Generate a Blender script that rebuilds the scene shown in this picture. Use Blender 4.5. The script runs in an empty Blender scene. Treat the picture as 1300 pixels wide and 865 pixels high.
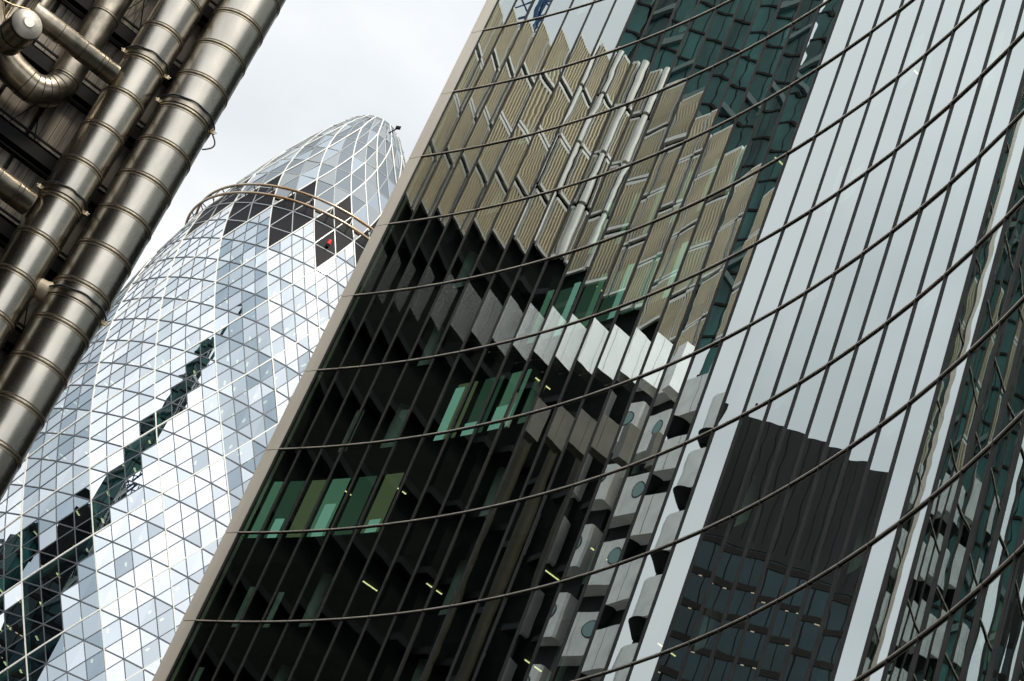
import bpy, math, random
import numpy as np
from mathutils import Vector, Matrix
random.seed(7); rng = np.random.default_rng(7)
S = bpy.context.scene; COL = S.collection
R = math.radians; PI = math.pi

# ------------------------------------------------------------------ camera
F_PX, PITCH, ROLL = 2460.0, R(31.456), R(23.058)
cd = bpy.data.cameras.new('camera'); cam = bpy.data.objects.new('camera', cd); COL.objects.link(cam)
Fv = Vector((0, math.cos(PITCH), math.sin(PITCH))); R0 = Vector((1, 0, 0)); U0 = Vector((0, -math.sin(PITCH), math.cos(PITCH)))
Xv = R0*math.cos(ROLL) + U0*math.sin(ROLL); Yv = -R0*math.sin(ROLL) + U0*math.cos(ROLL)
cam.matrix_world = Matrix((( Xv.x, Yv.x, -Fv.x, 0), (Xv.y, Yv.y, -Fv.y, 0), (Xv.z, Yv.z, -Fv.z, 0), (0, 0, 0, 1)))
cd.sensor_width = 36; cd.lens = 36*F_PX/1300; cd.clip_start = 0.1; cd.clip_end = 6000
S.camera = cam
S.view_settings.view_transform = 'Standard'; S.view_settings.look = 'None'; S.view_settings.gamma = 1
S.view_settings.exposure = 0
S.view_settings.use_curve_mapping = False
S.cycles.max_bounces = 10; S.cycles.glossy_bounces = 6; S.cycles.transparent_max_bounces = 24; S.cycles.diffuse_bounces = 3
S.cycles.use_denoising = True
GROUND = -1.7

# ------------------------------------------------------------------ sky and sun
SUN_AZ, SUN_EL = 158.0, 62.0            # compass bearing from +Y, clockwise
sd = Vector((math.sin(R(SUN_AZ))*math.cos(R(SUN_EL)), math.cos(R(SUN_AZ))*math.cos(R(SUN_EL)), math.sin(R(SUN_EL))))
W = bpy.data.worlds.new('World'); S.world = W; W.use_nodes = True
nt = W.node_tree; nt.nodes.clear(); N = nt.nodes; LK = nt.links
out = N.new('ShaderNodeOutputWorld')
sky = N.new('ShaderNodeTexSky'); sky.sky_type = 'NISHITA'; sky.sun_disc = False
sky.sun_elevation = R(SUN_EL); sky.sun_rotation = R(SUN_AZ % 360)
bg1 = N.new('ShaderNodeBackground'); bg1.inputs[1].default_value = 0.12; LK.new(sky.outputs[0], bg1.inputs[0])
tc = N.new('ShaderNodeTexCoord')
def wmath(op, a, b=None, c=None):
    n = N.new('ShaderNodeMath'); n.operation = op
    for i, v in enumerate((a, b, c)):
        if v is None: continue
        if isinstance(v, (int, float)): n.inputs[i].default_value = v
        else: LK.new(v, n.inputs[i])
    return n.outputs[0]
dotn = N.new('ShaderNodeVectorMath'); dotn.operation = 'DOT_PRODUCT'; LK.new(tc.outputs['Generated'], dotn.inputs[0]); dotn.inputs[1].default_value = Vector((math.sin(R(-165))*math.cos(R(42)), math.cos(R(-165))*math.cos(R(42)), math.sin(R(42))))   # brightest part of the cloud sheet
glow = wmath('POWER', wmath('MAXIMUM', wmath('MULTIPLY_ADD', dotn.outputs['Value'], 0.5, 0.5), 0.0), 3.5)
mp = N.new('ShaderNodeMapping'); mp.inputs['Scale'].default_value = (1.0, 1.0, 2.0); LK.new(tc.outputs['Generated'], mp.inputs[0])
ns = N.new('ShaderNodeTexNoise'); ns.inputs['Scale'].default_value = 3.2; ns.inputs['Detail'].default_value = 6; ns.inputs['Roughness'].default_value = 0.52
LK.new(mp.outputs[0], ns.inputs['Vector'])
cr = N.new('ShaderNodeValToRGB'); LK.new(ns.outputs[0], cr.inputs[0])
cr.color_ramp.elements[0].position = 0.32; cr.color_ramp.elements[0].color = (0.73, 0.765, 0.79, 1)
cr.color_ramp.elements[1].position = 0.56; cr.color_ramp.elements[1].color = (0.96, 0.98, 1.0, 1)
cloud = N.new('ShaderNodeVectorMath'); cloud.operation = 'SCALE'; LK.new(cr.outputs[0], cloud.inputs[0])
LK.new(wmath('MULTIPLY_ADD', glow, 1.0, 1.15), cloud.inputs['Scale'])
bg2 = N.new('ShaderNodeBackground'); bg2.inputs[1].default_value = 1.0; LK.new(cloud.outputs[0], bg2.inputs[0])
mx = N.new('ShaderNodeMixShader'); mx.inputs[0].default_value = 0.92
LK.new(bg1.outputs[0], mx.inputs[1]); LK.new(bg2.outputs[0], mx.inputs[2]); LK.new(mx.outputs[0], out.inputs[0])
sl = bpy.data.lights.new('sun', 'SUN'); sl.energy = 2.7; sl.angle = R(10); sl.color = (1.0, 0.89, 0.72)
so = bpy.data.objects.new('sun', sl); COL.objects.link(so); so.rotation_euler = sd.to_track_quat('Z', 'Y').to_euler()

# ------------------------------------------------------------------ materials
def mat(name, base, rough=0.5, metal=0.0, var=0.0, scale=2.0, stretch=(1, 1, 1), bump=0.0, bscale=20, spec=0.5, stain=None, rvar=0.0):
    m = bpy.data.materials.new(name); m.use_nodes = True
    t = m.node_tree; b = t.nodes['Principled BSDF']
    b.inputs['Base Color'].default_value = (*base, 1); b.inputs['Roughness'].default_value = rough; b.inputs['Metallic'].default_value = metal
    b.inputs['Specular IOR Level'].default_value = spec
    c = t.nodes.new('ShaderNodeTexCoord'); mpn = t.nodes.new('ShaderNodeMapping'); mpn.inputs['Scale'].default_value = stretch
    t.links.new(c.outputs['Object'], mpn.inputs[0])
    if var:
        n = t.nodes.new('ShaderNodeTexNoise'); n.inputs['Scale'].default_value = scale; n.inputs['Detail'].default_value = 6
        t.links.new(mpn.outputs[0], n.inputs['Vector'])
        r = t.nodes.new('ShaderNodeValToRGB'); r.color_ramp.elements[0].position = 0.3; r.color_ramp.elements[1].position = 0.7
        lo = stain if stain else tuple(max(0, x*(1-var)) for x in base)
        r.color_ramp.elements[0].color = (*lo, 1); r.color_ramp.elements[1].color = (*[min(1, x*(1+var*0.5)) for x in base], 1)
        t.links.new(n.outputs[0], r.inputs[0]); t.links.new(r.outputs[0], b.inputs['Base Color'])
        if rvar:
            q = t.nodes.new('ShaderNodeMath'); q.operation = 'MULTIPLY_ADD'; t.links.new(n.outputs[0], q.inputs[0])
            q.inputs[1].default_value = rvar; q.inputs[2].default_value = rough - rvar/2; t.links.new(q.outputs[0], b.inputs['Roughness'])
    if bump:
        n2 = t.nodes.new('ShaderNodeTexNoise'); n2.inputs['Scale'].default_value = bscale; n2.inputs['Detail'].default_value = 3
        t.links.new(mpn.outputs[0], n2.inputs['Vector'])
        bp = t.nodes.new('ShaderNodeBump'); bp.inputs['Strength'].default_value = bump; bp.inputs['Distance'].default_value = 0.02
        t.links.new(n2.outputs[0], bp.inputs['Height']); t.links.new(bp.outputs[0], b.inputs['Normal'])
    return m
def glass(name, tint, refl_tint, ior, base=0.0, gain=1.0, rough=0.0):
    """coated architectural glazing: clear mirror coat over tinted see-through body"""
    m = bpy.data.materials.new(name); m.use_nodes = True; t = m.node_tree; t.nodes.clear()
    o = t.nodes.new('ShaderNodeOutputMaterial'); mxs = t.nodes.new('ShaderNodeMixShader')
    tr = t.nodes.new('ShaderNodeBsdfTransparent'); tr.inputs[0].default_value = (*tint, 1)
    gl = t.nodes.new('ShaderNodeBsdfGlossy'); gl.inputs['Color'].default_value = (*refl_tint, 1); gl.inputs['Roughness'].default_value = rough
    # symmetric reflectance from the facing angle, so both sides of the pane act alike
    g = t.nodes.new('ShaderNodeNewGeometry'); d = t.nodes.new('ShaderNodeVectorMath'); d.operation = 'DOT_PRODUCT'
    t.links.new(g.outputs['Normal'], d.inputs[0]); t.links.new(g.outputs['Incoming'], d.inputs[1])
    def mm(op, a, b2=None, c2=None):
        n = t.nodes.new('ShaderNodeMath'); n.operation = op
        for i, v in enumerate((a, b2, c2)):
            if v is None: continue
            if isinstance(v, (int, float)): n.inputs[i].default_value = v
            else: t.links.new(v, n.inputs[i])
        return n.outputs[0]
    ca = mm('ABSOLUTE', d.outputs['Value'])
    f = mm('POWER', mm('SUBTRACT', 1.0, ca), 2.0)
    f = mm('MINIMUM', mm('MULTIPLY_ADD', f, (1-base)*gain, base), 0.97)
    t.links.new(f, mxs.inputs[0]); t.links.new(tr.outputs[0], mxs.inputs[1]); t.links.new(gl.outputs[0], mxs.inputs[2]); t.links.new(mxs.outputs[0], o.inputs[0])
    return m
def emit(name, c, s):
    m = bpy.data.materials.new(name); m.use_nodes = True; t = m.node_tree; t.nodes.clear()
    o = t.nodes.new('ShaderNodeOutputMaterial'); e = t.nodes.new('ShaderNodeEmission'); e.inputs[0].default_value = (*c, 1); e.inputs[1].default_value = s
    t.links.new(e.outputs[0], o.inputs[0]); return m

M = dict(
 steel=mat('brushed_stainless_steel', (0.45, 0.42, 0.365), 0.27, 1.0, 0.25, 1.6, (1, 1, 0.35), 0.10, 9, rvar=0.16),
 steel2=mat('worn_stainless_steel', (0.42, 0.37, 0.295), 0.32, 1.0, 0.45, 3.0, (1, 1, 0.6), 0.12, 12, rvar=0.2),
 band=mat('duct_joint_steel', (0.42, 0.36, 0.26), 0.35, 1.0, 0.4, 8),
 groove=mat('joint_shadow_gap', (0.07, 0.055, 0.04), 0.7, 0.3, 0.3, 6),
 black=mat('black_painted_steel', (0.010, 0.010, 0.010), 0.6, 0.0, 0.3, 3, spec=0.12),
 rubber=mat('black_hose_rubber', (0.02, 0.03, 0.035), 0.35),
 brass=mat('pale_fitting_brass', (0.55, 0.46, 0.30), 0.35, 0.9, 0.3, 30),
 plank=mat('weathered_wall_cladding', (0.21, 0.185, 0.15), 0.6, 0.2, 0.75, 2.2, (5, 5, 0.25), 0.3, 8),
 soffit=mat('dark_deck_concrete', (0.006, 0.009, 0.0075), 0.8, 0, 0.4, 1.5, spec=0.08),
 cream=mat('cream_steel_channel', (0.42, 0.36, 0.27), 0.5, 0.2, 0.3, 3),
 # curved office
 wglass=glass('green_tinted_glazing', (0.56, 0.72, 0.62), (0.84, 0.915, 0.905), 1.5, 0.27, 0.98),
 mull=mat('dark_anodised_mullion', (0.040, 0.036, 0.034), 0.42, 0.6, 0.3, 2),
 lip=mat('bronze_floor_ledge', (0.78, 0.70, 0.60), 0.42, 0.4, 0.25, 1.5),
 gap=mat('black_gasket', (0.006, 0.006, 0.006), 0.8),
 fin=mat('champagne_edge_cladding', (0.80, 0.74, 0.64), 0.45, 0.15, 0.12, 0.8, (1, 1, 0.2)),
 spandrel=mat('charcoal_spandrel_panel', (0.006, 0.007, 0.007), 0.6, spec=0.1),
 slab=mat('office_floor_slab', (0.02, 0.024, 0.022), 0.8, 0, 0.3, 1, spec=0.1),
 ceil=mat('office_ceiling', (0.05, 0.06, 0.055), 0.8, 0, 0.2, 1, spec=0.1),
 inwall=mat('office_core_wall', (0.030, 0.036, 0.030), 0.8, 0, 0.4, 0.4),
 white=mat('white_roller_blind', (0.66, 0.74, 0.68), 0.7, 0, 0.1, 1),
 jade=mat('jade_painted_partition', (0.50, 0.70, 0.58), 0.6, 0, 0.2, 1),
 col=mat('white_painted_column', (0.72, 0.74, 0.72), 0.5, 0, 0.08, 1),
 lamp=emit('warm_tube_lamp', (1.0, 0.86, 0.42), 2.2),
 lamp2=emit('cool_cove_light', (0.85, 1.0, 0.88), 25.0),
 lit1=emit('room_glow_green', (0.24, 0.50, 0.35), 0.50), lit2=emit('room_glow_olive', (0.30, 0.36, 0.19), 0.42), lit3=emit('room_glow_dim_green', (0.12, 0.25, 0.17), 0.36), lit4=emit('glow_blind', (0.42, 0.80, 0.67), 0.70),  # emission stands in for lamplight on room walls and blinds
 dimlamp=emit('distant_office_light', (1.0, 0.85, 0.6), 0.7),
 panel_lamp=emit('office_ceiling_light', (0.90, 1.0, 0.86), 60.0),
 # round tower
 gA=glass('clear_office_glazing', (0.45, 0.66, 0.60), (0.93, 0.965, 1.0), 1.5, 0.64, 1.0),
 gB=glass('silver_office_glazing', (0.40, 0.60, 0.55), (0.80, 0.86, 0.91), 1.5, 0.55, 1.0),
 gC=glass('smoke_atrium_glazing', (0.24, 0.34, 0.38), (0.66, 0.74, 0.80), 1.5, 0.46, 0.9),
 gD=glass('dark_smoke_atrium_glazing', (0.20, 0.30, 0.34), (0.50, 0.60, 0.68), 1.5, 0.40, 0.9),
 gE=glass('blue_opened_vent_glazing', (0.10, 0.25, 0.40), (0.12, 0.34, 0.58), 1.5, 0.40, 0.8),
 gdome=glass('grey_dome_glazing', (0.18, 0.20, 0.22), (0.44, 0.48, 0.51), 1.5, 0.42, 0.8),
 gdome2=glass('pale_dome_glazing', (0.25, 0.27, 0.27), (0.62, 0.65, 0.66), 1.5, 0.44, 0.8),
 gblk=mat('black_plant_panel', (0.010, 0.011, 0.016), 0.6, 0.0, 0.3, 0.3, spec=0.15),
 wline=mat('white_diagrid_frame', (0.80, 0.79, 0.74), 0.4, 0.0, 0.08, 0.5),
 gline=mat('grey_pane_frame', (0.10, 0.11, 0.12), 0.4, 0.4, 0.1, 0.5),
 dline=mat('pale_grey_pane_frame', (0.36, 0.38, 0.38), 0.4, 0.4, 0.1, 0.5),
 gcol=mat('pale_green_inner_frame', (0.36, 0.62, 0.52), 0.5, 0.0, 0.1, 0.5),
 gfloor=mat('tower_floor_deck', (0.035, 0.05, 0.045), 0.8, 0, 0.3, 0.2),
 gcore=mat('tower_core_wall', (0.02, 0.035, 0.03), 0.8, 0, 0.3, 0.2),
 rail=mat('bronze_and_steel_rail', (0.42, 0.40, 0.36), 0.32, 0.9, 0.5, 0.12, stain=(0.36, 0.19, 0.05)),
 red=mat('red_beacon_lens', (0.75, 0.015, 0.02), 0.3),
 # opposite side of the street
 rib=mat('ribbed_steel_cladding', (0.76, 0.65, 0.45), 0.42, 0.35, 0.22, 0.35),
 riser=mat('dull_riser_pipe', (0.06, 0.056, 0.038), 0.6, 0.0, 0.3, 1, spec=0.2),
 bright=mat('bright_brushed_metal', (0.93, 0.90, 0.84), 0.24, 1.0, 0.06, 0.6, bump=0.15, bscale=1.2),
 capm=mat('pale_satin_cap', (0.70, 0.67, 0.60), 0.45, 0.7, 0.15, 3),
 silver=mat('dull_silver_metal', (0.20, 0.185, 0.16), 0.5, 0.7, 0.2, 0.6),
 ribgap=mat('rib_recess_shade', (0.05, 0.043, 0.03), 0.7, 0.0, 0.3, 2),  # shade between the ribs, put into the colour of the recess floors
 smooth=mat('pressed_white_metal', (0.90, 0.86, 0.78), 0.30, 0.5, 0.12, 0.7),
 pod=mat('white_enamelled_pod', (0.90, 0.90, 0.87), 0.35, 0.1, 0.14, 1.2),
 port=mat('sea_green_porthole_glass', (0.20, 0.32, 0.32), 0.12, 0.3),
 dark=mat('dark_tower_cladding', (0.012, 0.015, 0.016), 0.5, 0.0, 0.5, 0.5, (1, 1, 0.1), spec=0.15),
 dwin=mat('dark_blue_windows', (0.008, 0.028, 0.038), 0.15, 0.0, 0.5, 0.12, spec=0.35),
 dband=mat('brown_storey_band', (0.014, 0.012, 0.012), 0.6, spec=0.1),
 teal=mat('teal_curtain_wall', (0.022, 0.095, 0.092), 0.25, 0.0, 0.85, 0.30, (1, 1, .25), spec=0.35),
 tealdeck=mat('pale_edge_beam', (0.10, 0.15, 0.15), 0.6),
 blue=mat('blue_crane_paint', (0.015, 0.10, 0.26), 0.45),
 asphalt=mat('asphalt', (0.05, 0.05, 0.05), 0.9, 0, 0.3, 1),
 paving=mat('stone_paving', (0.24, 0.22, 0.20), 0.85, 0, 0.3, 1.5),
 earth=mat('city_ground', (0.12, 0.12, 0.11), 0.95, 0, 0.3, 0.05),
)

# ------------------------------------------------------------------ mesh helpers
class MB:
    def __init__(s): s.v = []; s.f = []; s.m = []; s.smooth = []
    def add(s, vs, fs, mi=0, sm=False):
        o = len(s.v); s.v += [tuple(map(float, v)) for v in vs]; s.f += [tuple(i+o for i in f) for f in fs]; s.m += [mi]*len(fs); s.smooth += [sm]*len(fs)
    def prism(s, poly, z0, z1, mi=0, cap=True):
        n = len(poly); vs = [(x, y, z0) for x, y in poly] + [(x, y, z1) for x, y in poly]
        fs = [(i, (i+1) % n, n+(i+1) % n, n+i) for i in range(n)]
        if cap: fs += [tuple(range(n))[::-1], tuple(range(n, 2*n))]
        s.add(vs, fs, mi)
    def obox(s, c, ux, uy, uz, mi=0):
        """box from centre and three half-extent vectors"""
        c, ux, uy, uz = map(np.asarray, (c, ux, uy, uz)); vs = []
        for k in (-1, 1):
            for j in (-1, 1):
                for i in (-1, 1): vs.append(c+i*ux+j*uy+k*uz)
        s.add(vs, [(0, 2, 3, 1), (4, 5, 7, 6), (0, 1, 5, 4), (2, 6, 7, 3), (0, 4, 6, 2), (1, 3, 7, 5)], mi)
    def bar(s, a, b, w, h=None, up=(0, 0, 1), mi=0):
        a, b = np.asarray(a, float), np.asarray(b, float); d = b-a; L = np.linalg.norm(d)
        if L < 1e-6: return
        d /= L; up = np.asarray(up, float)
        x = np.cross(d, up)
        if np.linalg.norm(x) < 1e-3: x = np.cross(d, (1, 0, 0))
        x /= np.linalg.norm(x); y = np.cross(x, d); h = w if h is None else h
        s.obox((a+b)/2, x*w/2, y*h/2, d*L/2, mi)
    def tube(s, pts, rad, seg=12, mi=0, cap=True, sm=True):
        pts = [np.asarray(p, float) for p in pts]; n = len(pts); rad = [rad]*n if isinstance(rad, (int, float)) else rad
        T = [pts[min(i+1, n-1)]-pts[max(i-1, 0)] for i in range(n)]; T = [t/np.linalg.norm(t) for t in T]
        x = np.cross(T[0], (0, 0, 1)); x = np.cross(T[0], (1, 0, 0)) if np.linalg.norm(x) < 1e-2 else x; x /= np.linalg.norm(x)
        vs = []
        for i in range(n):
            x = x - T[i]*np.dot(x, T[i]); x /= np.linalg.norm(x); y = np.cross(T[i], x)
            for k in range(seg):
                a = 2*PI*k/seg; vs.append(pts[i]+rad[i]*(math.cos(a)*x+math.sin(a)*y))
        s.add(vs, [(i*seg+k, i*seg+(k+1) % seg, (i+1)*seg+(k+1) % seg, (i+1)*seg+k) for i in range(n-1) for k in range(seg)], mi, sm)
        if cap:
            s.add(vs[:seg], [tuple(range(seg))[::-1]], mi); s.add(vs[-seg:], [tuple(range(seg))], mi)
    def build(s, name, mats, parent=None, **props):
        me = bpy.data.meshes.new(name)
        base = np.array(s.v[0]) if s.v else np.zeros(3); V = np.array(s.v)
        base = V.mean(0) if len(V) else base
        pl = np.array(parent.location) if parent is not None and parent.type == 'EMPTY' else None
        me.from_pydata([tuple(v) for v in (V-base)], [], s.f); me.update()
        mats = mats if isinstance(mats, (list, tuple)) else [mats]
        for m in mats: me.materials.append(m)
        me.polygons.foreach_set('material_index', s.m); me.polygons.foreach_set('use_smooth', s.smooth)
        o = bpy.data.objects.new(name, me); COL.objects.link(o)
        if parent is not None:
            o.parent = parent; o.location = Vector(base) - WP[parent.name]
        else: o.location = base
        WP[o.name] = Vector(base)
        for k, v in props.items(): o[k] = v
        return o
WP = {}
def thing(name, loc, label, cat, group=None):
    o = bpy.data.objects.new(name, None); COL.objects.link(o); o.location = loc; WP[o.name] = Vector(loc)
    o['label'] = label; o['category'] = cat
    if group: o['group'] = group
    return o
def proj(P):
    P = np.asarray(P, float); z = P@np.array(Fv)
    return np.stack([650+F_PX*(P@np.array(Xv))/z, 432.5-F_PX*(P@np.array(Yv))/z], -1), z
def shown(P):
    """area in the frame, to find which repeats show largest"""
    q, z = proj(P)
    if (z < 1).any(): return 0
    c = q.mean(0)
    if not (-20 < c[0] < 1320 and -20 < c[1] < 885): return 0
    x, y = q[:, 0], q[:, 1]; return abs(np.dot(x, np.roll(y, 1))-np.dot(y, np.roll(x, 1)))/2
def polar(az, D, z=0): return np.array([D*math.sin(R(az)), D*math.cos(R(az)), z])

# ------------------------------------------------------------------ ground
g = MB(); g.add([(-3000, -3000, GROUND), (3000, -3000, GROUND), (3000, 3000, GROUND), (-3000, 3000, GROUND)], [(0, 1, 2, 3)]); g.build('ground', M['earth'], kind='structure')
g = MB(); g.prism([(-5, -60), (3, -60), (4, 50), (-14, 96), (-22, 92), (-4, 50)], GROUND+0.002, GROUND+0.006); g.build('road', M['asphalt'], kind='structure')
g = MB(); g.prism([(-8, -60), (-5.1, -60), (-4.1, 50), (-22.1, 92), (-25, 90), (-7.5, 50)], GROUND+0.004, GROUND+0.13); g.build('pavement', M['paving'], kind='structure')

# ------------------------------------------------------------------ curved glass office (concave front, centre of curvature across the street)
CX, CY, RAD = -45.824, 30.693, 55.63
ZT = lambda k: 62.07-4*k
ED = [45.56, 44.35, 43.12, 41.91]
while ED[-1] > -10: ED.append(ED[-1]-1.4885)
def wp(th, r=0.0, z=0.0): a = R(th); return np.array([CX+(RAD+r)*math.cos(a), CY+(RAD+r)*math.sin(a), z])
K0, K1 = -2, 16
office = thing('curved_glass_office', tuple(wp(20, 0, GROUND)), 'tall curved concave office tower of mirror glass with bronze floor ledges filling the right side', 'office tower')
def pane_mesh(i, k, nu=5, nv=26):
    a, b = wp(ED[i], 0), wp(ED[i+1], 0); zt, zb = ZT(k)-0.07, ZT(k+1)+0.07
    n = np.array([CX, CY, 0])-(a+b)/2; n /= np.linalg.norm(n)
    u, v = np.meshgrid(np.linspace(0, 1, nu), np.linspace(0, 1, nv)); w = np.linalg.norm(b-a)
    pil = 0.0007*rng.normal(0.5, 0.8)
    h = pil*(1-(2*u-1)**2)*(1-(2*v-1)**4)
    h += (rng.normal(0, 0.0016))*(u-.5)*w + rng.normal(0, 0.0014)*(v-.5)*4
    for _ in range(3):
        L = rng.uniform(0.5, 1.8); h += rng.normal(0, 0.00006)*L*np.sin(2*PI*(v*4/L+rng.uniform(0, 1))+rng.uniform(-2, 2)*u)
    P = a[None, None]*(1-u[..., None])+b[None, None]*u[..., None]; P[..., 2] = zt+(zb-zt)*v
    P = P + n*h[..., None]
    vs = P.reshape(-1, 3); fs = [(j*nu+q, j*nu+q+1, (j+1)*nu+q+1, (j+1)*nu+q) for j in range(nv-1) for q in range(nu-1)]
    return vs, fs, shown(np.array([[*a[:2], zt], [*b[:2], zt], [*b[:2], zb], [*a[:2], zb]]))
panes = []
for k in range(K0, K1):
    for i in range(len(ED)-1): panes.append(pane_mesh(i, k))
panes.sort(key=lambda p: -p[2])
for vs, fs, a in panes[:100]:
    m = MB(); m.add(vs, fs, 0, True); m.build('window_pane', M['wglass'], office)
m = MB()
for vs, fs, a in panes[100:]: m.add(vs, fs, 0, True)
m.build('window_pane', M['wglass'], office, kind='stuff')
ztop, zbot = ZT(K0), GROUND
for i, th in enumerate(ED):
    c = wp(th); rr = c-np.array([CX, CY, 0]); rr /= np.linalg.norm(rr); tt = np.array([-rr[1], rr[0], 0])
    m = MB()
    m.obox(c+rr*(-0.025)+np.array([0, 0, (ztop+zbot)/2]), tt*0.013, rr*0.026, (0, 0, (ztop-zbot)/2))
    m.obox(c+rr*0.07+np.array([0, 0, (ztop+zbot)/2]), tt*0.022, rr*0.055, (0, 0, (ztop-zbot)/2))
    m.build('mullion', M['mull'], office)
def arc(m, r0, r1, z0, z1, mi=0, a0=None, a1=None):
    th = [t for t in ED if (a0 is None or t <= a0+1e-6) and (a1 is None or t >= a1-1e-6)]
    vs = []
    for t in th:
        for r_, z_ in ((r0, z0), (r1, z0), (r1, z1), (r0, z1)): vs.append(wp(t, r_, z_))
    n = len(th); fs = [(4*i+q, 4*i+(q+1) % 4, 4*(i+1)+(q+1) % 4, 4*(i+1)+q) for i in range(n-1) for q in range(4)]
    fs += [(0, 1, 2, 3), (4*n-1, 4*n-2, 4*n-3, 4*n-4)]; m.add(vs, fs, mi)
for k in range(K0, K1):
    z = ZT(k); m = MB()
    arc(m, -0.060, 0.04, z-0.019, z+0.019, 0)                     # projecting ledge
    arc(m, -0.020, 0.05, z-0.050, z-0.023, 1); arc(m, -0.020, 0.05, z+0.023, z+0.050, 1)
    for t in ED[1:-1]:                                            # splice joints of the ledge
        c = wp(t, -0.062, z); rr = c-np.array([CX, CY, z]); rr /= np.linalg.norm(rr); tt = np.array([-rr[1], rr[0], 0])
        m.obox(c, tt*0.008, rr*0.003, (0, 0, 0.020), 1)
    m.build('floor_ledge', [M['lip'], M['gap']], office)
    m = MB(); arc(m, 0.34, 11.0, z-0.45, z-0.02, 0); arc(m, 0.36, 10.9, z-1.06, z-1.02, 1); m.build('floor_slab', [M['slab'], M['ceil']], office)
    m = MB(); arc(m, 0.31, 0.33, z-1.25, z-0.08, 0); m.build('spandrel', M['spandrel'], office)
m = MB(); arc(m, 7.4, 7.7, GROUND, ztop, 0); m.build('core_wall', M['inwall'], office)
m = MB(); arc(m, -0.06, 11.2, ztop+0.01, ztop+0.5, 0); m.build('roof', M['mull'], office)
m = MB()
for th in (ED[0]+0.02, ED[-1]-0.02):
    c = wp(th, 5.8, (ztop+zbot)/2); rr = wp(th, 1)-wp(th, 0); tt = np.array([-rr[1], rr[0], 0])
    m.obox(c, rr*5.4, tt*0.05, (0, 0, (ztop-zbot)/2-.01), 0)
c = wp(20, 11.2, 0); m.build('end_wall', M['mull'], office)
m = MB(); arc(m, 11.1, 11.3, GROUND, ztop, 0); m.build('rear_wall', M['mull'], office)
# columns behind the glass
for i in range(3, len(ED)-1, 5):
    m = MB(); c = wp(ED[i]-0.6, 1.5)
    m.tube([(c[0], c[1], GROUND), (c[0], c[1], ztop)], 0.24, 12); m.build('column', M['col'], office)
# corner fin: one panel pair per storey with a joint
e0 = wp(ED[0]); tt = np.array([-math.sin(R(ED[0])), math.cos(R(ED[0])), 0]); rr = np.array([math.cos(R(ED[0])), math.sin(R(ED[0])), 0])
m = MB()
for k in range(K0, K1):
    zt, zb = ZT(k)-0.02, ZT(k+1)+0.02; zc = (zt+zb)/2; hz = (zt-zb)/2
    m.obox(e0+tt*0.20+rr*0.15+np.array([0, 0, zc]), tt*0.185, rr*0.16, (0, 0, hz), 0)
    m.obox(e0+tt*0.60+rr*0.17+np.array([0, 0, zc]), tt*0.20, rr*0.16, (0, 0, hz), 0)
m.obox(e0+tt*0.40+rr*0.25+np.array([0, 0, (ztop+zbot)/2]), tt*0.37, rr*0.14, (0, 0, (ztop-zbot)/2), 1)
m.build('corner_fin', [M['fin'], M['groove']], office)
# interior fittings that show through: lit rooms, blinds, tube lamps
def room_box(name, th0, th1, k, r0, r1, z0, z1, ma):
    m = MB(); a, b, c, d = wp(th0, r0), wp(th1, r0), wp(th1, r1), wp(th0, r1)
    m.prism([tuple(a[:2]), tuple(b[:2]), tuple(c[:2]), tuple(d[:2])], ZT(k+1)+z0, ZT(k+1)+z1); return m.build(name, ma, office)
def pane_at(i, u=0.5): return ED[i]+(ED[i+1]-ED[i])*u
# lit rooms close behind the glass: walls, blinds and partitions glow by themselves
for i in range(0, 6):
    room_box('room_glow_wall', pane_at(i, -.22) if i else ED[0]-.05, pane_at(i, .42), 7, .46, .50, 0.0, 2.74, (M['lit1'], M['lit2'], M['lit3'])[(i*2) % 3])
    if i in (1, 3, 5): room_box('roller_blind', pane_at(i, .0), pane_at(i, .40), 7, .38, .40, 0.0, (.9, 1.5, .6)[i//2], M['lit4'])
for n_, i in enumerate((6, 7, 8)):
    room_box('room_glow_wall', pane_at(i, .10), pane_at(i, .80), 6, .46, .50, 0.0, 2.74, (M['lit2'], M['lit3'], M['lit1'])[n_])
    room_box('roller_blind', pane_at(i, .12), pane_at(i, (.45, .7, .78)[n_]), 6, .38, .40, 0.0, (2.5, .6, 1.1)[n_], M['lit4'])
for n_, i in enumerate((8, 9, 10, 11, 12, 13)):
    room_box('room_glow_wall', pane_at(i, .15), pane_at(i, .36), 5, .46, .50, 0.0, 2.7, M['lit4'] if n_ % 2 else M['lit1'])
    room_box('glow_partition', pane_at(i, .40), pane_at(i, .95), 5, .60, .64, 0.0, 2.7, M['lit3'])
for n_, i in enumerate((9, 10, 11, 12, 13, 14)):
    room_box('room_glow_wall', pane_at(i, .20), pane_at(i, .34), 4, .46, .50, 0.0, 2.7, M['lit1'])
for i in (13, 14): room_box('roller_blind', pane_at(i, .4), pane_at(i, .5), 8, 0.5, 0.54, 0.0, 2.7, M['jade'])
for (i, k, u) in ((1, 8, .2), (2, 8, .5), (0, 9, .5), (3, 9, .1), (2, 6, .3), (4, 6, .2), (17, 2, .5), (18, 1, .3), (22, 1, .4), (23, 3, .3), (21, 3, .6), (27, 5, .4), (25, 2, .3), (20, 4, .5), (19, 5, .6), (26, 3, .5)):
    room_box('roller_blind', pane_at(i, u), pane_at(i, min(1, u+.35)), k, 0.5, 0.54, 0.0, random.uniform(1.4, 2.8), M['white'])
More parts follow.
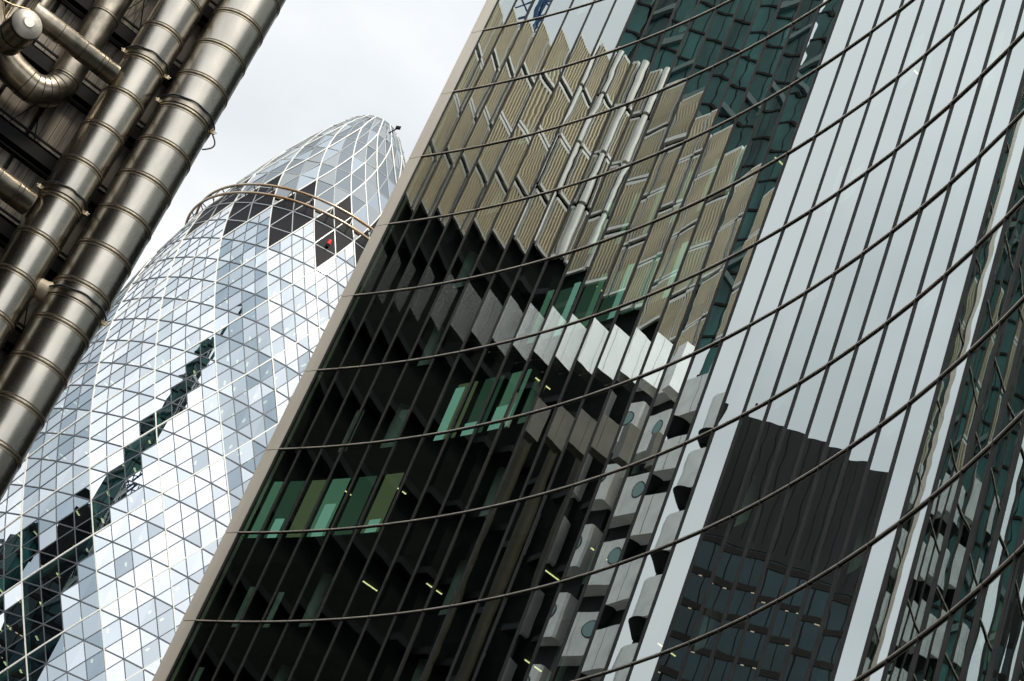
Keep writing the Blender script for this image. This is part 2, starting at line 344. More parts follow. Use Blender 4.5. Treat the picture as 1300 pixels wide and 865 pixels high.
for q in range(26):
    i, k = random.randint(17, 28), random.choice((0, 1, 2, 3, 4, 5, 6))
    u = random.choice((.06, .3, .55)); w_ = random.choice((.12, .22, .34)); h_ = random.uniform(1.2, 2.75)
    room_box('roller_blind', pane_at(i, u), pane_at(i, u+w_), k, 0.42, 0.45, 0.0, h_, M['white'])
lampspots = [(4, 8, 2.2), (6, 8, 2.7), (10, 8, 2.8), (12, 8, 2.3), (2, 7, 1.4), (4, 7, 1.6), (8, 6, 1.5), (9, 5, 1.2), (14, 4, 2), (19, 4, 1.6), (11, 9, 2.4), (15, 9, 3)]
for (i, k, r0) in lampspots:
    c = wp(pane_at(i, .5), r0, ZT(k)-1.10); d = np.array([.883, .469, 0])
    m = MB(); m.bar(c-d*0.38, c+d*0.38, 0.045, 0.03); m.build('tube_lamp', M['lamp'], office)

# ------------------------------------------------------------------ round tapering glass tower
GD = 234.0; GA = R(-7.465); GC = np.array([GD*math.sin(GA), GD*math.cos(GA), 0]); T0 = R(10.77)
PR = np.array([(-1.7, 24.5), (20, 26), (40, 27.2), (60, 27.6), (70, 27.4), (80, 26.8), (90, 25.9), (98, 24.8), (106, 23.4), (114, 22), (121.6, 20.6), (129, 19.1), (136.7, 17.1), (144.7, 14.3), (152.7, 10.9), (158, 8.4), (162, 6.2), (165, 4.2), (167, 2.4), (168.4, 0.05)])
def gr(z): return float(np.interp(z, PR[:, 0], PR[:, 1]))
def gp(ang, z, dr=0.0): r_ = gr(z)+dr; return np.array([GC[0]+r_*math.sin(ang), GC[1]-r_*math.cos(ang), z])
ZL = lambda L: 144.7+8.0*L               # level L (two storeys each); nodes every 20 deg, alternate levels offset 10 deg
tower = thing('round_glass_tower', (GC[0], GC[1], GROUND), 'bullet shaped round glass tower with white diagonal lattice behind the steel pipes', 'tower')
def node(h, a5):                          # h half-storeys from level 0 (2 m each), a5 = lattice angle in 2.5 deg units
    return gp(T0+R(2.5*a5), 144.7+2.0*h)
fine = []; 
H0 = -72
def dark_cell(L, c):  # big rhombus with bottom node on level -2
    return L == -2
# fine lattice: rhombus (h, j): bottom node at (h, j), j parity = h parity
def inset(poly, g_=0.045):
    c = poly.mean(0); return [p+(c-p)/max(np.linalg.norm(c-p), 1e-6)*g_*1.6 for p in poly]
cells = []
def big_of(h, j):
    """which large rhombus (20 deg, 8 m) the small cell centred (h+1, j) lies in -> (bottom level, index)"""
    # diagonal coordinates of the cell centre, in small steps
    p = (h+1+j)/2.0; q = (h+1-j)/2.0      # along / and along \
    P_, Q_ = math.floor(p/4.0), math.floor(q/4.0)
    return P_+Q_, P_, Q_
LJ = {}
for h in range(H0, 0):
    for j in range(144):
        if (h+j) % 2: continue
        L, P_, Q_ = big_of(h, j if j < 72 else j-144)
        if L > -2: continue               # dome
        kind = 'blk' if L == -2 else 'f'
        v0, v1, v2, v3 = node(h, j), node(h+1, j+1), node(h+2, j), node(h+1, j-1)
        cells.append((h, j, kind, [v0, v1, v2, v3], Q_, P_))
tri = []
jj = lambda j: j if j < 72 else j-144
for (h, j, kind, v, Q_, P_) in cells:
    if kind == 'blk': continue
    base = {1: 'gA', 2: 'gA', 0: 'gC'}[P_ % 3]
    polys = [np.array([v[0], v[1], v[3]]), np.array([v[3], v[1], v[2]])] if h % 2 else [np.array(v)]
    for P in polys:
        q = rng.random(); mt = base
        if base == 'gA' and q < .36: mt = 'gB'
        if base == 'gA' and q > .95: mt = 'gC'
        if base == 'gC' and q < .30: mt = 'gD'
        if base == 'gC' and q > .85: mt = 'gB'
        if q > .9965: mt = 'gE'
        tri.append((P, mt))
mats_t = ['gA', 'gB', 'gC', 'gD', 'gE']
def pane_geo(P, tilt=0.0022):
    c = P.mean(0); n = c-np.array([GC[0], GC[1], c[2]]); n /= np.linalg.norm(n)
    # slight out-of-plane set of every pane, as fitted in its frame
    up = np.array([0, 0, 1.0]); e1 = np.cross(n, up); tx, tz = rng.normal(0, tilt, 2)
    Q = []
    for p in inset(P, 0.02): d = p-c; Q.append(p+n*(d@e1*tx+d[2]*tz))
    return Q
tri = [(shown(P), P, mt) for P, mt in tri]
def facing(P): c = P.mean(0); return float(np.dot(c-GC, c)) < 0 or (c[:2]-GC[:2])@c[:2] < 0
tri.sort(key=lambda t: -(t[0] if facing(t[1]) else 0))
for a, P, mt in tri[:100]:
    m = MB(); Q = pane_geo(P); m.add(Q, [tuple(range(len(Q)))]); m.build('window_pane', M[mt], tower)
m = MB()
for a, P, mt in tri[100:]:
    Q = pane_geo(P); m.add(Q, [tuple(range(len(Q)))], mats_t.index(mt))
m.build('window_pane', [M[x] for x in mats_t], tower, kind='stuff')
# thin pane frames
m = MB(); seen = set()
def seg(mb, a, b, w, dpt, mi=0):
    c = (a+b)/2; n = c-np.array([GC[0], GC[1], c[2]]); n /= np.linalg.norm(n); mb.bar(a, b, w, dpt, up=n, mi=mi)
for (h, j, kind, v, Q_, P_) in cells:
    if kind == 'blk': continue
    seg(m, v[0], v[1], .11, .10); seg(m, v[0], v[3], .11, .10)
    if h % 2: seg(m, v[3], v[1], .15, .13)
m.build('pane_frame', M['gline'], tower)
# black plant storey: large rhombi with pale joints
mb_, ml_, mw_, md_ = MB(), MB(), MB(), MB()
dome = {}
NL = 5
def big(L, c, s=0.0, t=0.0):              # point in large rhombus: s along /, t along \  (0..1)
    lvl = L+s+t; ang = T0+R(10*(c)+10*(s-t)); z = 144.7+8.0*lvl
    return gp(ang, min(z, 168.3))
ndome = [0]
def subcell(mbm, L, c, n, pick, line, w):
    for a in range(n):
        for b in range(n):
            s0, s1, t0_, t1 = a/n, (a+1)/n, b/n, (b+1)/n
            A_, B_, C_, D_ = big(L, c, s0, t0_), big(L, c, s1, t0_), big(L, c, s1, t1), big(L, c, s0, t1)
            for P in (np.array([A_, B_, D_]), np.array([B_, C_, D_])):
                mbm.add(pane_geo(P, 0.012), [(0, 1, 2)], pick())
            seg(line, A_, B_, w, .1); seg(line, A_, D_, w, .1); seg(line, B_, D_, w, .1)
for c in range(0, 36):
    if c % 2 == 0:
        subcell(mb_, -2, c, 2, lambda: 0, ml_, .13)
for L in range(-1, 3):
    for c in range(36):
        if (c+L) % 2: continue
        if L == 2: 
            A_, B_, D_ = big(L, c, 0, 0), big(L, c, 1, 0), big(L, c, 0, 1)
            ap = gp(0, 168.35)
            md_.add([A_, (A_+B_)/2, (A_+D_)/2], [(0, 1, 2)], 0)
            continue
        subcell(md_, L, c, 2, lambda: int(rng.choice([0, 0, 1, 2])), ml_, .11)
# cap above level 3 rows
for c in range(36):
    if c % 2: continue
    zz = [ZL(2), 163, 166, 168.35]
    for q in range(3):
        a0, a1 = T0+R(10*c), T0+R(10*c+20)
        P = [gp(a0, zz[q]), gp(a1, zz[q]), gp(a1, zz[q+1]), gp(a0, zz[q+1])]
        md_.add(P, [(0, 1, 2, 3)], int(rng.choice([0, 1]))); seg(mw_, P[0], P[3], .16, .14); seg(ml_, P[3], P[2], .1, .1)
mb_.build('plant_panel', M['gblk'], tower)
md_.build('dome_glazing', [M['gdome'], M['gdome2'], M['gC']], tower)
# white diagrid cover strips
for L in range(-20, 2):
    for c in range(36):
        if (c+L) % 2: continue
        n = 4
        w = .14
        for dirn in (1, -1):
            pts = [big(L, c, q/n, 0) if dirn == 1 else big(L, c, 0, q/n) for q in range(n+1)]
            for q in range(n): seg(mw_, pts[q], pts[q+1], w, .22)
mw_.build('diagrid_strip', M['wline'], tower); ml_.build('joint_frame', M['dline'], tower)
# inside: pale green diagonal frame, floors, core, lamps
m = MB()
for L in range(-13, -2):
    for c in range(36):
        if (c+L) % 2: continue
        for (s, t) in ((1, 0), (0, 1)):
            a, b = big(L, c), big(L, c, s, t)
            ca = a.copy(); ca[:2] += (GC[:2]-a[:2])/np.linalg.norm(GC[:2]-a[:2])*0.9; cb = b.copy(); cb[:2] += (GC[:2]-b[:2])/np.linalg.norm(GC[:2]-b[:2])*0.9
            m.bar(ca, cb, .7, .6)
m.build('inner_frame', M['gcol'], tower)
m = MB()
for q in range(0, 27):
    z = 144.7-16-4*q; r_ = gr(z)-1.2
    ring = [(GC[0]+r_*math.sin(2*PI*i/72), GC[1]-r_*math.cos(2*PI*i/72)) for i in range(72)]
    m.prism(ring, z-.35, z)
m.build('floor_deck', M['gfloor'], tower)
m = MB(); ring = [(GC[0]+9*math.sin(2*PI*i/36), GC[1]-9*math.cos(2*PI*i/36)) for i in range(36)]; m.prism(ring, GROUND, 150); m.build('core_wall', M['gcore'], tower)
m = MB()
for q in range(0, 20):
    z = 144.7-16-4*q-.45; r_ = gr(z)
    for i in range(90):
        a = 2*PI*i/90
        if rng.random() < .45: continue
        rr_ = r_-rng.uniform(3, 4.5); p = np.array([GC[0]+rr_*math.sin(a), GC[1]-rr_*math.cos(a), z])
        t_ = np.array([math.sin(a), -math.cos(a), 0]); m.bar(p-t_*.55, p+t_*.55, .22, .06)
m.build('ceiling_lamp', M['lamp'], tower, kind='stuff')
# rails of the cleaning cradle round the tower, on brackets
for z, rad in ((140.0, 17.0), (138.0, 17.6)):
    m = MB(); pts = [(GC[0]+rad*math.sin(2*PI*i/120), GC[1]-rad*math.cos(2*PI*i/120), z) for i in range(121)]
    m.tube(pts, .19, 8, cap=False); rl = m.build('cradle_rail', M['rail'], tower)
m = MB()
for i in range(36):
    a = T0+R(10*i+5); u = np.array([math.sin(a), -math.cos(a), 0]); c0 = np.array([GC[0], GC[1], 0])
    m.bar(c0+u*(gr(139.6)-.1)+np.array([0, 0, 139.6]), c0+u*17.0+np.array([0, 0, 140.0]), .12)
    m.bar(c0+u*(gr(137.2)-.1)+np.array([0, 0, 137.2]), c0+u*17.6+np.array([0, 0, 138.0]), .12)
    m.bar(c0+u*17.6+np.array([0, 0, 138.0]), c0+u*17.0+np.array([0, 0, 140.0]), .10)
m.build('rail_bracket', M['gline'], tower)
for ang, z in ((R(-80.5), 138.6), (R(18.5), 133.5)):
    p = gp(ang+GA, z, .35); m = MB(); m.tube([p, p+np.array([0, 0, .7])], [.26, .2], 10); b_ = m.build('beacon', M['red'], tower)
    m = MB(); m.tube([p-np.array([0, 0, .45]), p-np.array([0, 0, .02])], [.22, .22], 8); m.bar(p-np.array([0, 0, .4]), gp(ang+GA, z-.4, -.2), .1); m.build('beacon_base', M['black'], b_)
p = gp(R(24), 162.5, .2)
m = MB(); m.tube([p, p+np.array([.9, -.2, 1.3])], .09, 8); m.obox(p+np.array([.9, -.2, 1.4]), (.34, 0, .1), (0, .2, 0), (0, 0, .2)); m.build('roof_camera', M['black'], tower)

# ------------------------------------------------------------------ service tower with steel ducts (left)
D1 = np.array([math.sin(R(62)), math.cos(R(62)), 0]); N1 = np.array([math.sin(R(152)), math.cos(R(152)), 0]); UZ = np.array([0, 0, 1.0])
st = thing('pipe_clad_service_tower', (-13.5, 43, GROUND), 'dark service tower covered in big vertical stainless steel ducts at the upper left', 'building')
ZB, ZH = GROUND, 60.0
def ring(m, c, rad, z, h=0.05, mi=0, proud=0.012):
    m.tube([(c[0], c[1], z-h/2), (c[0], c[1], z+h/2)], rad+proud, 64, mi, True)
def duct(az, D, rad, zr, pitch, clamps, lab):
    c = polar(az, D); m = MB(); zs = np.arange(ZB, ZH+.1, 1.0)
    m.tube([(c[0], c[1], z) for z in zs], [rad]*len(zs), 64, 0)
    o = m.build('duct', M['steel'], st, label=lab)
    z = zr
    while z > ZB+pitch: z -= pitch
    while z < ZH:
        m = MB()
        ring(m, c, rad, z, .035, 0, .016); ring(m, c, rad, z-.045, .03, 1, .004); ring(m, c, rad, z+.045, .03, 1, .004)
        ring(m, c, rad, z-.085, .03, 0, .010)
        z += pitch
        m.build('joint_band', [M['band'], M['groove']], o)
    for z in clamps:
        m = MB(); ring(m, c, rad, z, .14, 0, .022); ring(m, c, rad, z+.085, .03, 1, .004); ring(m, c, rad, z-.085, .03, 1, .004); ring(m, c, rad, z-.12, .03, 0, .012)
        # lugs and bolts facing the street
        for sgn in (-1, 1):
            a = math.atan2(c[1], c[0])+PI+sgn*1.35; u = np.array([math.cos(a), math.sin(a), 0]); p = c+u*(rad+.05)+UZ*z
            m.obox(p, u*.05, np.cross(u, UZ)*.03, (0, 0, .05), 2); m.bar(p+UZ*.02, p+u*.10+UZ*.02, .02, mi=2); m.bar(p+UZ*-.03, p+u*.08-UZ*.03, .02, mi=2)
        k_ = m.build('clamp', [M['steel2'], M['groove'], M['brass']], o)
        pts = []
        for q in range(40):
            a = math.atan2(c[1], c[0])+PI-1.55+3.1*q/39; pts.append((c[0]+(rad+.045)*math.cos(a), c[1]+(rad+.045)*math.sin(a), z+.10+.012*math.sin(q*.7)))
        mh = MB(); mh.tube(pts, .024, 8)
        mh.build('hose', M['rubber'], k_)
    return o, c
d1, c1 = duct(-13.53, 40, .705, 28.99, 1.075, (25.90, 20.0), 'widest steel duct, nearest the open sky')
d2, c2 = duct(-15.60, 40, .545, 27.60, 1.10, (26.62, 22.24), 'middle steel duct')
# hose loop hanging off the outer duct clamp
a = math.atan2(c1[1], c1[0])+PI+1.62; u = np.array([math.cos(a), math.sin(a), 0]); p = c1+u*.71+UZ*26.0
m = MB(); m.tube([p+u*(.02+.20*math.sin(PI*q/14))+UZ*(-.55*q/14) for q in range(15)], .02, 8); m.build('hose_loop', M['rubber'], d1)
# J shaped duct: vertical leg, elbow, run to the left
c3 = polar(-17.62, 41); r3 = .385; rb = .62; zc = 25.62
pts = [c3+UZ*z for z in np.arange(ZH, zc+.01, -1.0)]+[c3+UZ*zc]
for q in range(1, 19): t = PI/2*q/18*1.12; pts.append(c3+UZ*(zc-rb*math.sin(t))-D1*rb*(1-math.cos(t)))
end = pts[-1]; dd = pts[-1]-pts[-2]; dd /= np.linalg.norm(dd)
pts += [end+dd*.35]
tq = dd.copy(); p = pts[-1]
for q in range(1, 14): 
    tq = tq+UZ*.10; tq /= np.linalg.norm(tq); p = p+tq*.16; pts.append(p)
pts.append(p+tq*.6)
m = MB(); m.tube(pts, r3, 48); o3 = m.build('duct', M['steel2'], st, label='J shaped duct bending to the left')
k_el = len(np.arange(ZH, zc+.01, -1.0))
for q in list(range(0, 19, 3)):
    a_, b_ = pts[k_el+q], pts[k_el+q+1]; d = (b_-a_)/np.linalg.norm(b_-a_)
    m = MB(); m.tube([a_-d*.012, a_+d*.012], r3+.007, 48, 0); m.build('elbow_seam', M['groove'], o3)
for z in (26.75, 27.85, 28.95, 30.05, 31.2, zc+.1):
    m = MB(); ring(m, c3, r3, z, .035, 0, .016); ring(m, c3, r3, z-.03, .025, 1, .006); ring(m, c3, r3, z+.03, .025, 1, .006)
    m.build('joint_band', [M['band'], M['groove']], o3)
# side branches
def branch(E, L, rad, name='branch_duct', lab=None, drop=0.0):
    E = np.asarray(E, float); S_ = E-D1*L; m = MB(); m.tube([S_, E-D1*.02, E], [rad, rad, rad*.93], 48)
    o = m.build(name, M['steel2'], st, **({'label': lab} if lab else {})); 
    for t in (.34, .46, .95, 1.6):
        if t < L: mm_ = MB(); mm_.tube([E-D1*(t+.008), E-D1*(t-.008)], rad+.006, 48, 0); mm_.build('joint_band', M['groove'], o)
    return o
branch((-11.12, 38.05, 25.72), 2.4, .262, lab='slanting branch duct in front of the J duct')
branch((-11.25, 38.20, 21.68), 2.6, .30, lab='lower branch duct at the left edge')
m = MB(); a_, b_ = c2+UZ*20.05, c1+UZ*20.05; d = (b_-a_); m.tube([a_, a_+d*.45, a_+d*.7, b_], [.22, .24, .36, .45], 32); m.build('branch_duct', M['cream'], st, label='pale flared link between the two big ducts')
# domed end cap pointing at the street
pc = np.array([-12.95, 36.35, 24.95]); ax = N1
m = MB(); m.tube([pc-ax*1.1, pc-ax*.02], [.37, .37], 48); ce = m.build('capped_duct', M['steel2'], st)
m = MB(); m.tube([pc-ax*.02, pc, pc+ax*.06, pc+ax*.085], [.37, .36, .17, .13], 48); m.tube([pc+ax*.08, pc+ax*.105], [.13, .12], 32); m.build('end_cap', M['capm'], ce)
for t in (.08, .60): m = MB(); m.tube([pc-ax*(t+.02), pc-ax*(t-.02)], .385, 48); m.build('joint_band', M['groove'], ce)
m = MB(); q0 = pc-ax*.3-D1*.45+UZ*.35; m.tube([q0-D1*.4-UZ*.1, q0, q0+D1*.35+UZ*.18, q0+D1*.8-UZ*.15], .022, 8); m.build('bent_pipe', M['brass'], ce)
# more slim vertical pipes at the far left
for az_, D_, r_ in ((-19.55, 40.6, .16), (-20.2, 41, .17), (-18.85, 42.5, .13), (-20.9, 41.2, .2)):
    c = polar(az_, D_); m = MB(); m.tube([(c[0], c[1], 26.3 if az_ > -20 else ZB), (c[0], c[1], ZH)], r_, 20); m.build('slim_pipe', M['steel2'], st)
# wall behind: cladding bays between black beams, decks, rods
P0 = polar(-12.75, 42.3)
def face(s, z, dpt=0.0): return P0-D1*s+N1*dpt+UZ*z   # s metres to the left along the wall
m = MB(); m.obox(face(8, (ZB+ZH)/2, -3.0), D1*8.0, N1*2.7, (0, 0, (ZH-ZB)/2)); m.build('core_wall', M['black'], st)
bay = 2.15; m = MB(); mb2 = MB(); mg = MB()
z = 23.85-bay*4
while z < 38:
    for s in np.arange(0.55, 8, 1.05):
        w = .50; m = MB(); m.obox(face(s+w, z+bay/2+.05, -.18), D1*(w-.02), N1*.03, (0, 0, bay/2-.36))
        m.build('wall_cladding', M['plank'], st)
        for q in range(1, 4): mg.bar(face(s+q*.26, z+.45, -.145), face(s+q*.26, z+bay-.30, -.145), .012)
        mb2.bar(face(s, z, -.10), face(s, z+bay, -.10), .05, .06)
    mb2.bar(face(0, z, 0), face(16, z, 0), .30, .34); mb2.bar(face(0, z+.36, .12), face(16, z+.36, .12), .05, .05); mb2.bar(face(0, z-.30, .05), face(16, z-.30, .05), .04, .04)
    z += bay
mg.build('cladding_joint', M['black'], st, kind='stuff'); mb2.build('frame_beam', M['black'], st)
m = MB()
for q, (s, z) in enumerate(((1.6, 21.8), (3.4, 23.9), (0.6, 26.0), (2.6, 28.2), (1.2, 19.4))):
    m.bar(face(s, z, .05), face(s+.7, z+1.9, .05), .025); m.bar(face(s+.9, z, .05), face(s+.2, z+1.9, .05), .025)
m.build('tie_rod', M['black'], st)
m = MB(); m.prism([(-17.6, 38.2), (-10.5, 8), (-34, 8), (-40, 30), (-36, 36)], GROUND, 33); m.prism([(-40, 60), (-35.6, 42), (-70, 42), (-70, 60)], GROUND, 84)  # unseen masses, added to darken what the ducts and bright panels reflect
m.build('unseen_dark_block', M['soffit'], st)
m = MB(); c = polar(-12.72, 40.9); m.obox((c[0], c[1], (ZB+ZH)/2), D1*.03, N1*.09, (0, 0, (ZH-ZB)/2)); m.build('edge_channel', M['cream'], st)
m = MB(); m.obox(face(.55, (ZB+ZH)/2, -.2), D1*.5, N1*.35, (0, 0, (ZH-ZB)/2)); m.build('corner_post', M['black'], st)

# ------------------------------------------------------------------ stacked-box tower across the street (seen in the mirror glass)
pt = thing('ribbed_panel_tower', (-32, 74, GROUND), 'ribbed metal and porthole pod tower mirrored in the left half of the curved glass', 'building')
K = np.array([-28.0, 73.2]); dB = np.array([-math.sin(R(65)), -math.cos(R(65))]); dA = np.array([-math.sin(R(155))*1, -math.cos(R(155))]); 
dA = np.array([math.sin(R(-25)), math.cos(R(-25))])
nB = np.array([math.sin(R(155)), math.cos(R(155))]); nA = np.array([math.sin(R(65)), math.cos(R(65))])
LA, LB = 10.2, 16.0
def quad_fp(off=0.0):
    a = K+(nA+nB)*off; return [tuple(a+dB*(LB+off)), tuple(a), tuple(a+dA*(LA+2*off)), tuple(a+dA*(LA+2*off)+dB*(LB+off))]
m = MB(); m.prism(quad_fp(-.35), GROUND, 79.2); m.build('core', M['soffit'], pt)
def ribs(m, o, d, n, L, z0, z1, pitch=.27, amp=.11):
    k = int(L/pitch); vs = []; prof = []
    for i in range(k+1):
        for (u, h) in ((0, 0), (.42, 0), (.52, amp), (.9, amp)): prof.append((i*pitch+u*pitch, h))
    prof = [p for p in prof if p[0] <= L]
    for (u, h) in prof:
        P = o+d*u+n*h; vs += [(P[0], P[1], z0), (P[0], P[1], z1)]
    for i in range(len(prof)-1):
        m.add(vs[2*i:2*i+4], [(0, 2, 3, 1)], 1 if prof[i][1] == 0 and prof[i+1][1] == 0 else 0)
for lv in range(4):
    z0 = 63.0+lv*4.05; z1 = z0+3.80
    for nm, (d, n, L, sgn) in dict(A=(dA, nA, LA, 1), B=(dB, nB, LB, -1)).items():
        mod = 2.6 if nm == 'A' else 2.3; q = .42; mr = MB(); ms = MB()
        while q < L-.2:
            w = min(mod-.30, L-q-.1); off = .10*((int(q/mod)+lv) % 2)
            ribs(mr, K+n*(.02+off)+d*q, d, n, w, z0+.22, z1-.2)
            # smooth frame round each ribbed field
            for zz, hh in ((z0+.11, .11), (z1-.10, .10)): 
                c = K+n*(.02+off)+d*(q+w/2); ms.obox((c[0], c[1], zz), (*(d*w/2), 0), (*(n*.09), 0), (0, 0, hh))
            for uu in (-.04, w+.04):
                c = K+n*(.02+off)+d*(q+uu); ms.obox((c[0], c[1], (z0+z1)/2), (*(d*.025), 0), (*(n*.085), 0), (0, 0, (z1-z0)/2))
            q += mod
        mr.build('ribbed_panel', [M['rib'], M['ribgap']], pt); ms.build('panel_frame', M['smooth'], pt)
    m = MB(); c = K+(nA+nB)*.02
    m.tube([(c[0], c[1], z0), (c[0], c[1], z1)], .20, 20); m.build('corner_column', M['smooth'], pt)
# brushed metal box below, running on past the corner
def sheet(s0, s1, z0, z1, ma, off=.75, thick=.9):
    m = MB(); n = int(round(abs(s1-s0)/1.15))
    for q in range(n):
        a_ = s0+(s1-s0)*q/n; b_ = s0+(s1-s0)*(q+1)/n; c = K+nB*(off-thick/2)+dB*(a_+b_)/2
        m.obox((c[0], c[1], (z0+z1)/2), (*(dB*(abs(b_-a_)/2-.012)), 0), (*(nB*thick/2), 0), (0, 0, (z1-z0)/2))
    return m.build('smooth_panel', M[ma], pt)
sheet(1.3, -5.1, 55.4, 58.4, 'bright')
sheet(-1.2, -4.4, 50.6, 52.8, 'silver', .45, .7)
m = MB()
for z in (60.4, 54.2, 50, 45.8, 41.6, 37.4, 33.2):
    a = K+(nA+nB)*.2; m.prism([tuple(a+dB*LB), tuple(a), tuple(a+dA*4.2), tuple(a+dA*4.2+dB*2)], z-.2, z+.2)
m.build('deck', M['dark'], pt)
m = MB()
for s, r_ in ((4.4, .30), (8.2, .3)):
    c = K+nB*.75+dB*s; m.tube([(c[0], c[1], GROUND), (c[0], c[1], 54.0)], r_, 24)
    for z in np.arange(10, 54, 3.1): m.tube([(c[0], c[1], z), (c[0], c[1], z+.16)], r_+.07, 24)
for s, r_ in ((1.3, .34),):
    c = K+nA*.6+dA*s; m.tube([(c[0], c[1], GROUND), (c[0], c[1], 54.0)], r_, 24)
m.build('riser_pipe', M['riser'], pt)
# porthole pods
pa = R(-10); dP = np.array([math.sin(pa), math.cos(pa)]); nP = np.array([math.cos(pa), -math.sin(pa)])
B0 = np.array([-29.3, 78.15])
for lv in range(12):
    z0 = 60.05-4.45*lv; z1 = z0+2.75
    if z0 < 4: break
    ps = []
    for u, h in ((0, 0), (0, 1.4), (.12, 1.55), (1.95, 1.55), (2.0, 1.50), (2.05, 1.55), (5.1, 1.55), (5.6, 1.35), (5.95, .8), (6.05, .2), (6.05, 0)):
        P = B0+dP*u+nP*(h-1.5); ps.append(tuple(P))
    m = MB(); m.prism(ps, z0, z1); po = m.build('pod', M['pod'], pt)
    m = MB(); c = B0+dP*.98+nP*.055; cc = np.array([c[0], c[1], (z0+z1)/2+.25]); n3 = np.array([nP[0], nP[1], 0])
    m.tube([cc-n3*.02, cc+n3*.03], .46, 32); m.build('porthole', M['port'], po)
    m = MB(); m.tube([cc-n3*.02, cc+n3*.02], .54, 32); m.build('porthole_frame', M['mull'], po)
    m = MB()
    for u in (3.1,): c = B0+dP*u+nP*.053; m.obox((c[0], c[1], (z0+z1)/2), (*(dP*.015), 0), (*(nP*.006), 0), (0, 0, 1.35))
    m.build('panel_joint', M['groove'], po)
    m = MB(); c = B0+dP*4.9-nP*.75; m.tube([(c[0], c[1], z0-.9), (c[0], c[1], z0+.02)], [.45, 1.05], 24); m.build('pod_foot', M['dark'], po)
m = MB(); ps = [tuple(B0+dP*u+nP*h) for u, h in ((.3, -3), (.3, -.9), (5.7, -1.0), (5.7, -3))]; m.prism(ps, GROUND, 63); m.build('pod_core', M['dark'], pt)

# ------------------------------------------------------------------ tall towers further back, mirrored in the glass
def banded(th_, poly, z0, z1, step, bandh, wall, band, name_w='facade', mull=2.0, mm_=None):
    m = MB(); m.prism(poly, z0, z1); m.build(name_w, M[wall], th_)
    m = MB(); c = np.mean(poly, 0); big_ = [tuple(np.array(p)+(np.array(p)-c)/np.linalg.norm(np.array(p)-c)*.22) for p in poly]
    for z in np.arange(z0+step, z1-.1, step): m.prism(big_, z-bandh, z)
    m.build('storey_band', M[band], th_)
    m = MB()
    for i in range(len(poly)):
        a_, b_ = np.array(poly[i]), np.array(poly[(i+1) % len(poly)]); L = np.linalg.norm(b_-a_); n = int(L/mull)
        for q in range(1, n):
            p = a_+(b_-a_)*q/n; m.bar((p[0], p[1], z0), (p[0], p[1], z1-.02), (.12 if mull > 1.8 else .1))
    m.build('mullion', M[mm_ or band], th_)
dk = thing('dark_office_tower', (-70, 158, GROUND), 'dark slab tower with blue windows mirrored low in the middle of the curved glass', 'office tower')
poly = [(-85.2, 140.5), (-59.8, 164.3), (-71, 176), (-95, 151.5)]
banded(dk, poly, GROUND, 96.0, 3.9, .75, 'dwin', 'dband', mull=1.9)
m = MB(); p2 = [tuple(np.array(p)+(np.array(p)-np.mean(poly, 0))*.012) for p in poly]; m.prism(p2, 96.01, 111.5); m.build('crown', M['dark'], dk)
m = MB(); c = np.mean(poly, 0)
for i in range(4):
    a_, b_ = np.array(p2[i]), np.array(p2[(i+1) % 4])
    for q in range(1, 24): p = a_+(b_-a_)*q/24; m.bar((p[0], p[1], 97), (p[0], p[1], 111.4), .10)
m.build('crown_fin', M['dband'], dk)
m = MB(); m.bar((-84, 144, 111), (-84, 144, 114), .22); m.build('mast', M['dband'], dk)
m = MB()
for z in np.arange(20, 94, 3.9):
    for i in (0, 1):
        a_, b_ = np.array(poly[i]), np.array(poly[(i+1) % 4]); n2 = np.array([b_[1]-a_[1], -(b_[0]-a_[0])]); n2 = n2/np.linalg.norm(n2)
        for q in np.arange(.03, .98, .045):
            if rng.random() < .62: continue
            p = a_+(b_-a_)*q+n2*.05; m.obox((p[0], p[1], z+.95), (*((b_-a_)/np.linalg.norm(b_-a_)*.22), 0), (*(n2*.02), 0), (0, 0, .12))
m.build('lit_window', M['dimlamp'], dk, kind='stuff')
lw = thing('green_glass_block', (-84, 188, GROUND), 'lower green glass office block mirrored at the bottom left of the round tower', 'office block')
banded(lw, [(-98, 187), (-77, 179), (-73, 190), (-94, 198)], GROUND, 99, 4.0, .8, 'teal', 'dband')
lx = thing('low_dark_block', (-52, 168, GROUND), 'low dark stone block mirrored near the foot of the round tower', 'office block')
banded(lx, [(-58, 167), (-46.5, 161), (-43.5, 172), (-55, 177)], GROUND, 84, 4.0, .8, 'dwin', 'dband')
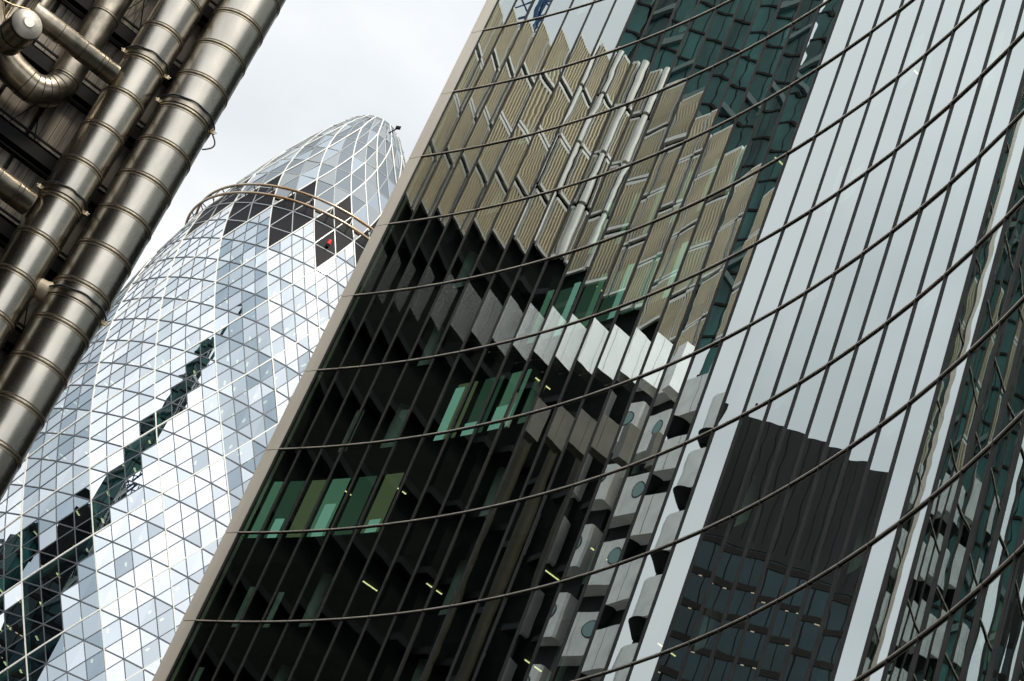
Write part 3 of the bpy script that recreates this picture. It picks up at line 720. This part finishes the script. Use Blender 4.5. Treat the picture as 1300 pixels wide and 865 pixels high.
lt = thing('teal_wedge_skyscraper', (-90, 112, GROUND), 'very tall teal glass skyscraper mirrored at the top of the curved glass', 'skyscraper')
poly = [(-78, 122.5), (-98, 130), (-110, 101), (-89, 94.5)]
banded(lt, poly, GROUND, 215, 4.2, .30, 'teal', 'dband', mull=1.6)
m = MB(); c = np.mean(poly, 0)
for i in range(4):
    a_, b_ = np.array(poly[i]), np.array(poly[(i+1) % 4]); a_ = a_+(a_-c)/np.linalg.norm(a_-c)*.5; b_ = b_+(b_-c)/np.linalg.norm(b_-c)*.5
    for z in np.arange(60, 215, 28.0): m.bar((*a_, z), (*b_, z+28), .55); m.bar((*b_, z), (*a_, z+28), .55)
m.build('brace', M['tealdeck'], lt)
cr_ = thing('blue_tower_crane', (-101, 82, GROUND), 'blue lattice tower crane mirrored at the top left corner of the curved glass', 'crane')
def lattice(name, a_, b_, w, parent, up=(0, 0, 1)):
    m = MB(); a_, b_ = np.array(a_, float), np.array(b_, float); d = b_-a_; L = np.linalg.norm(d); d /= L; x = np.cross(d, up); x = np.array([1.0, 0, 0]) if np.linalg.norm(x) < .1 else x/np.linalg.norm(x); y = np.cross(x, d)
    cs = [x*w/2+y*w/2, -x*w/2+y*w/2, -x*w/2-y*w/2, x*w/2-y*w/2]
    for c in cs: m.bar(a_+c, b_+c, .28)
    n = int(L/w)
    for i in range(n):
        for q in range(4):
            m.bar(a_+d*(i*w)+cs[q], a_+d*((i+1)*w)+cs[(q+1) % 4], .16)
    return m.build(name, M['blue'], parent)
lattice('mast', (-101, 82, GROUND), (-101, 82, 158), 2.4, cr_)
lattice('jib', (-101, 82, 158), (-80, 92, 190), 1.8, cr_); lattice('counter_jib', (-101, 82, 158), (-113, 76, 160), 2.0, cr_)
m = MB(); m.obox((-112, 76.5, 157.5), (1.6, .8, 0), (-.6, 1.2, 0), (0, 0, 2)); m.build('counterweight', M['tealdeck'], cr_)
m = MB(); m.obox((-99.6, 82.5, 156.5), (1.1, 0, 0), (0, 1.1, 0), (0, 0, 1.4)); m.build('cab', M['blue'], cr_)
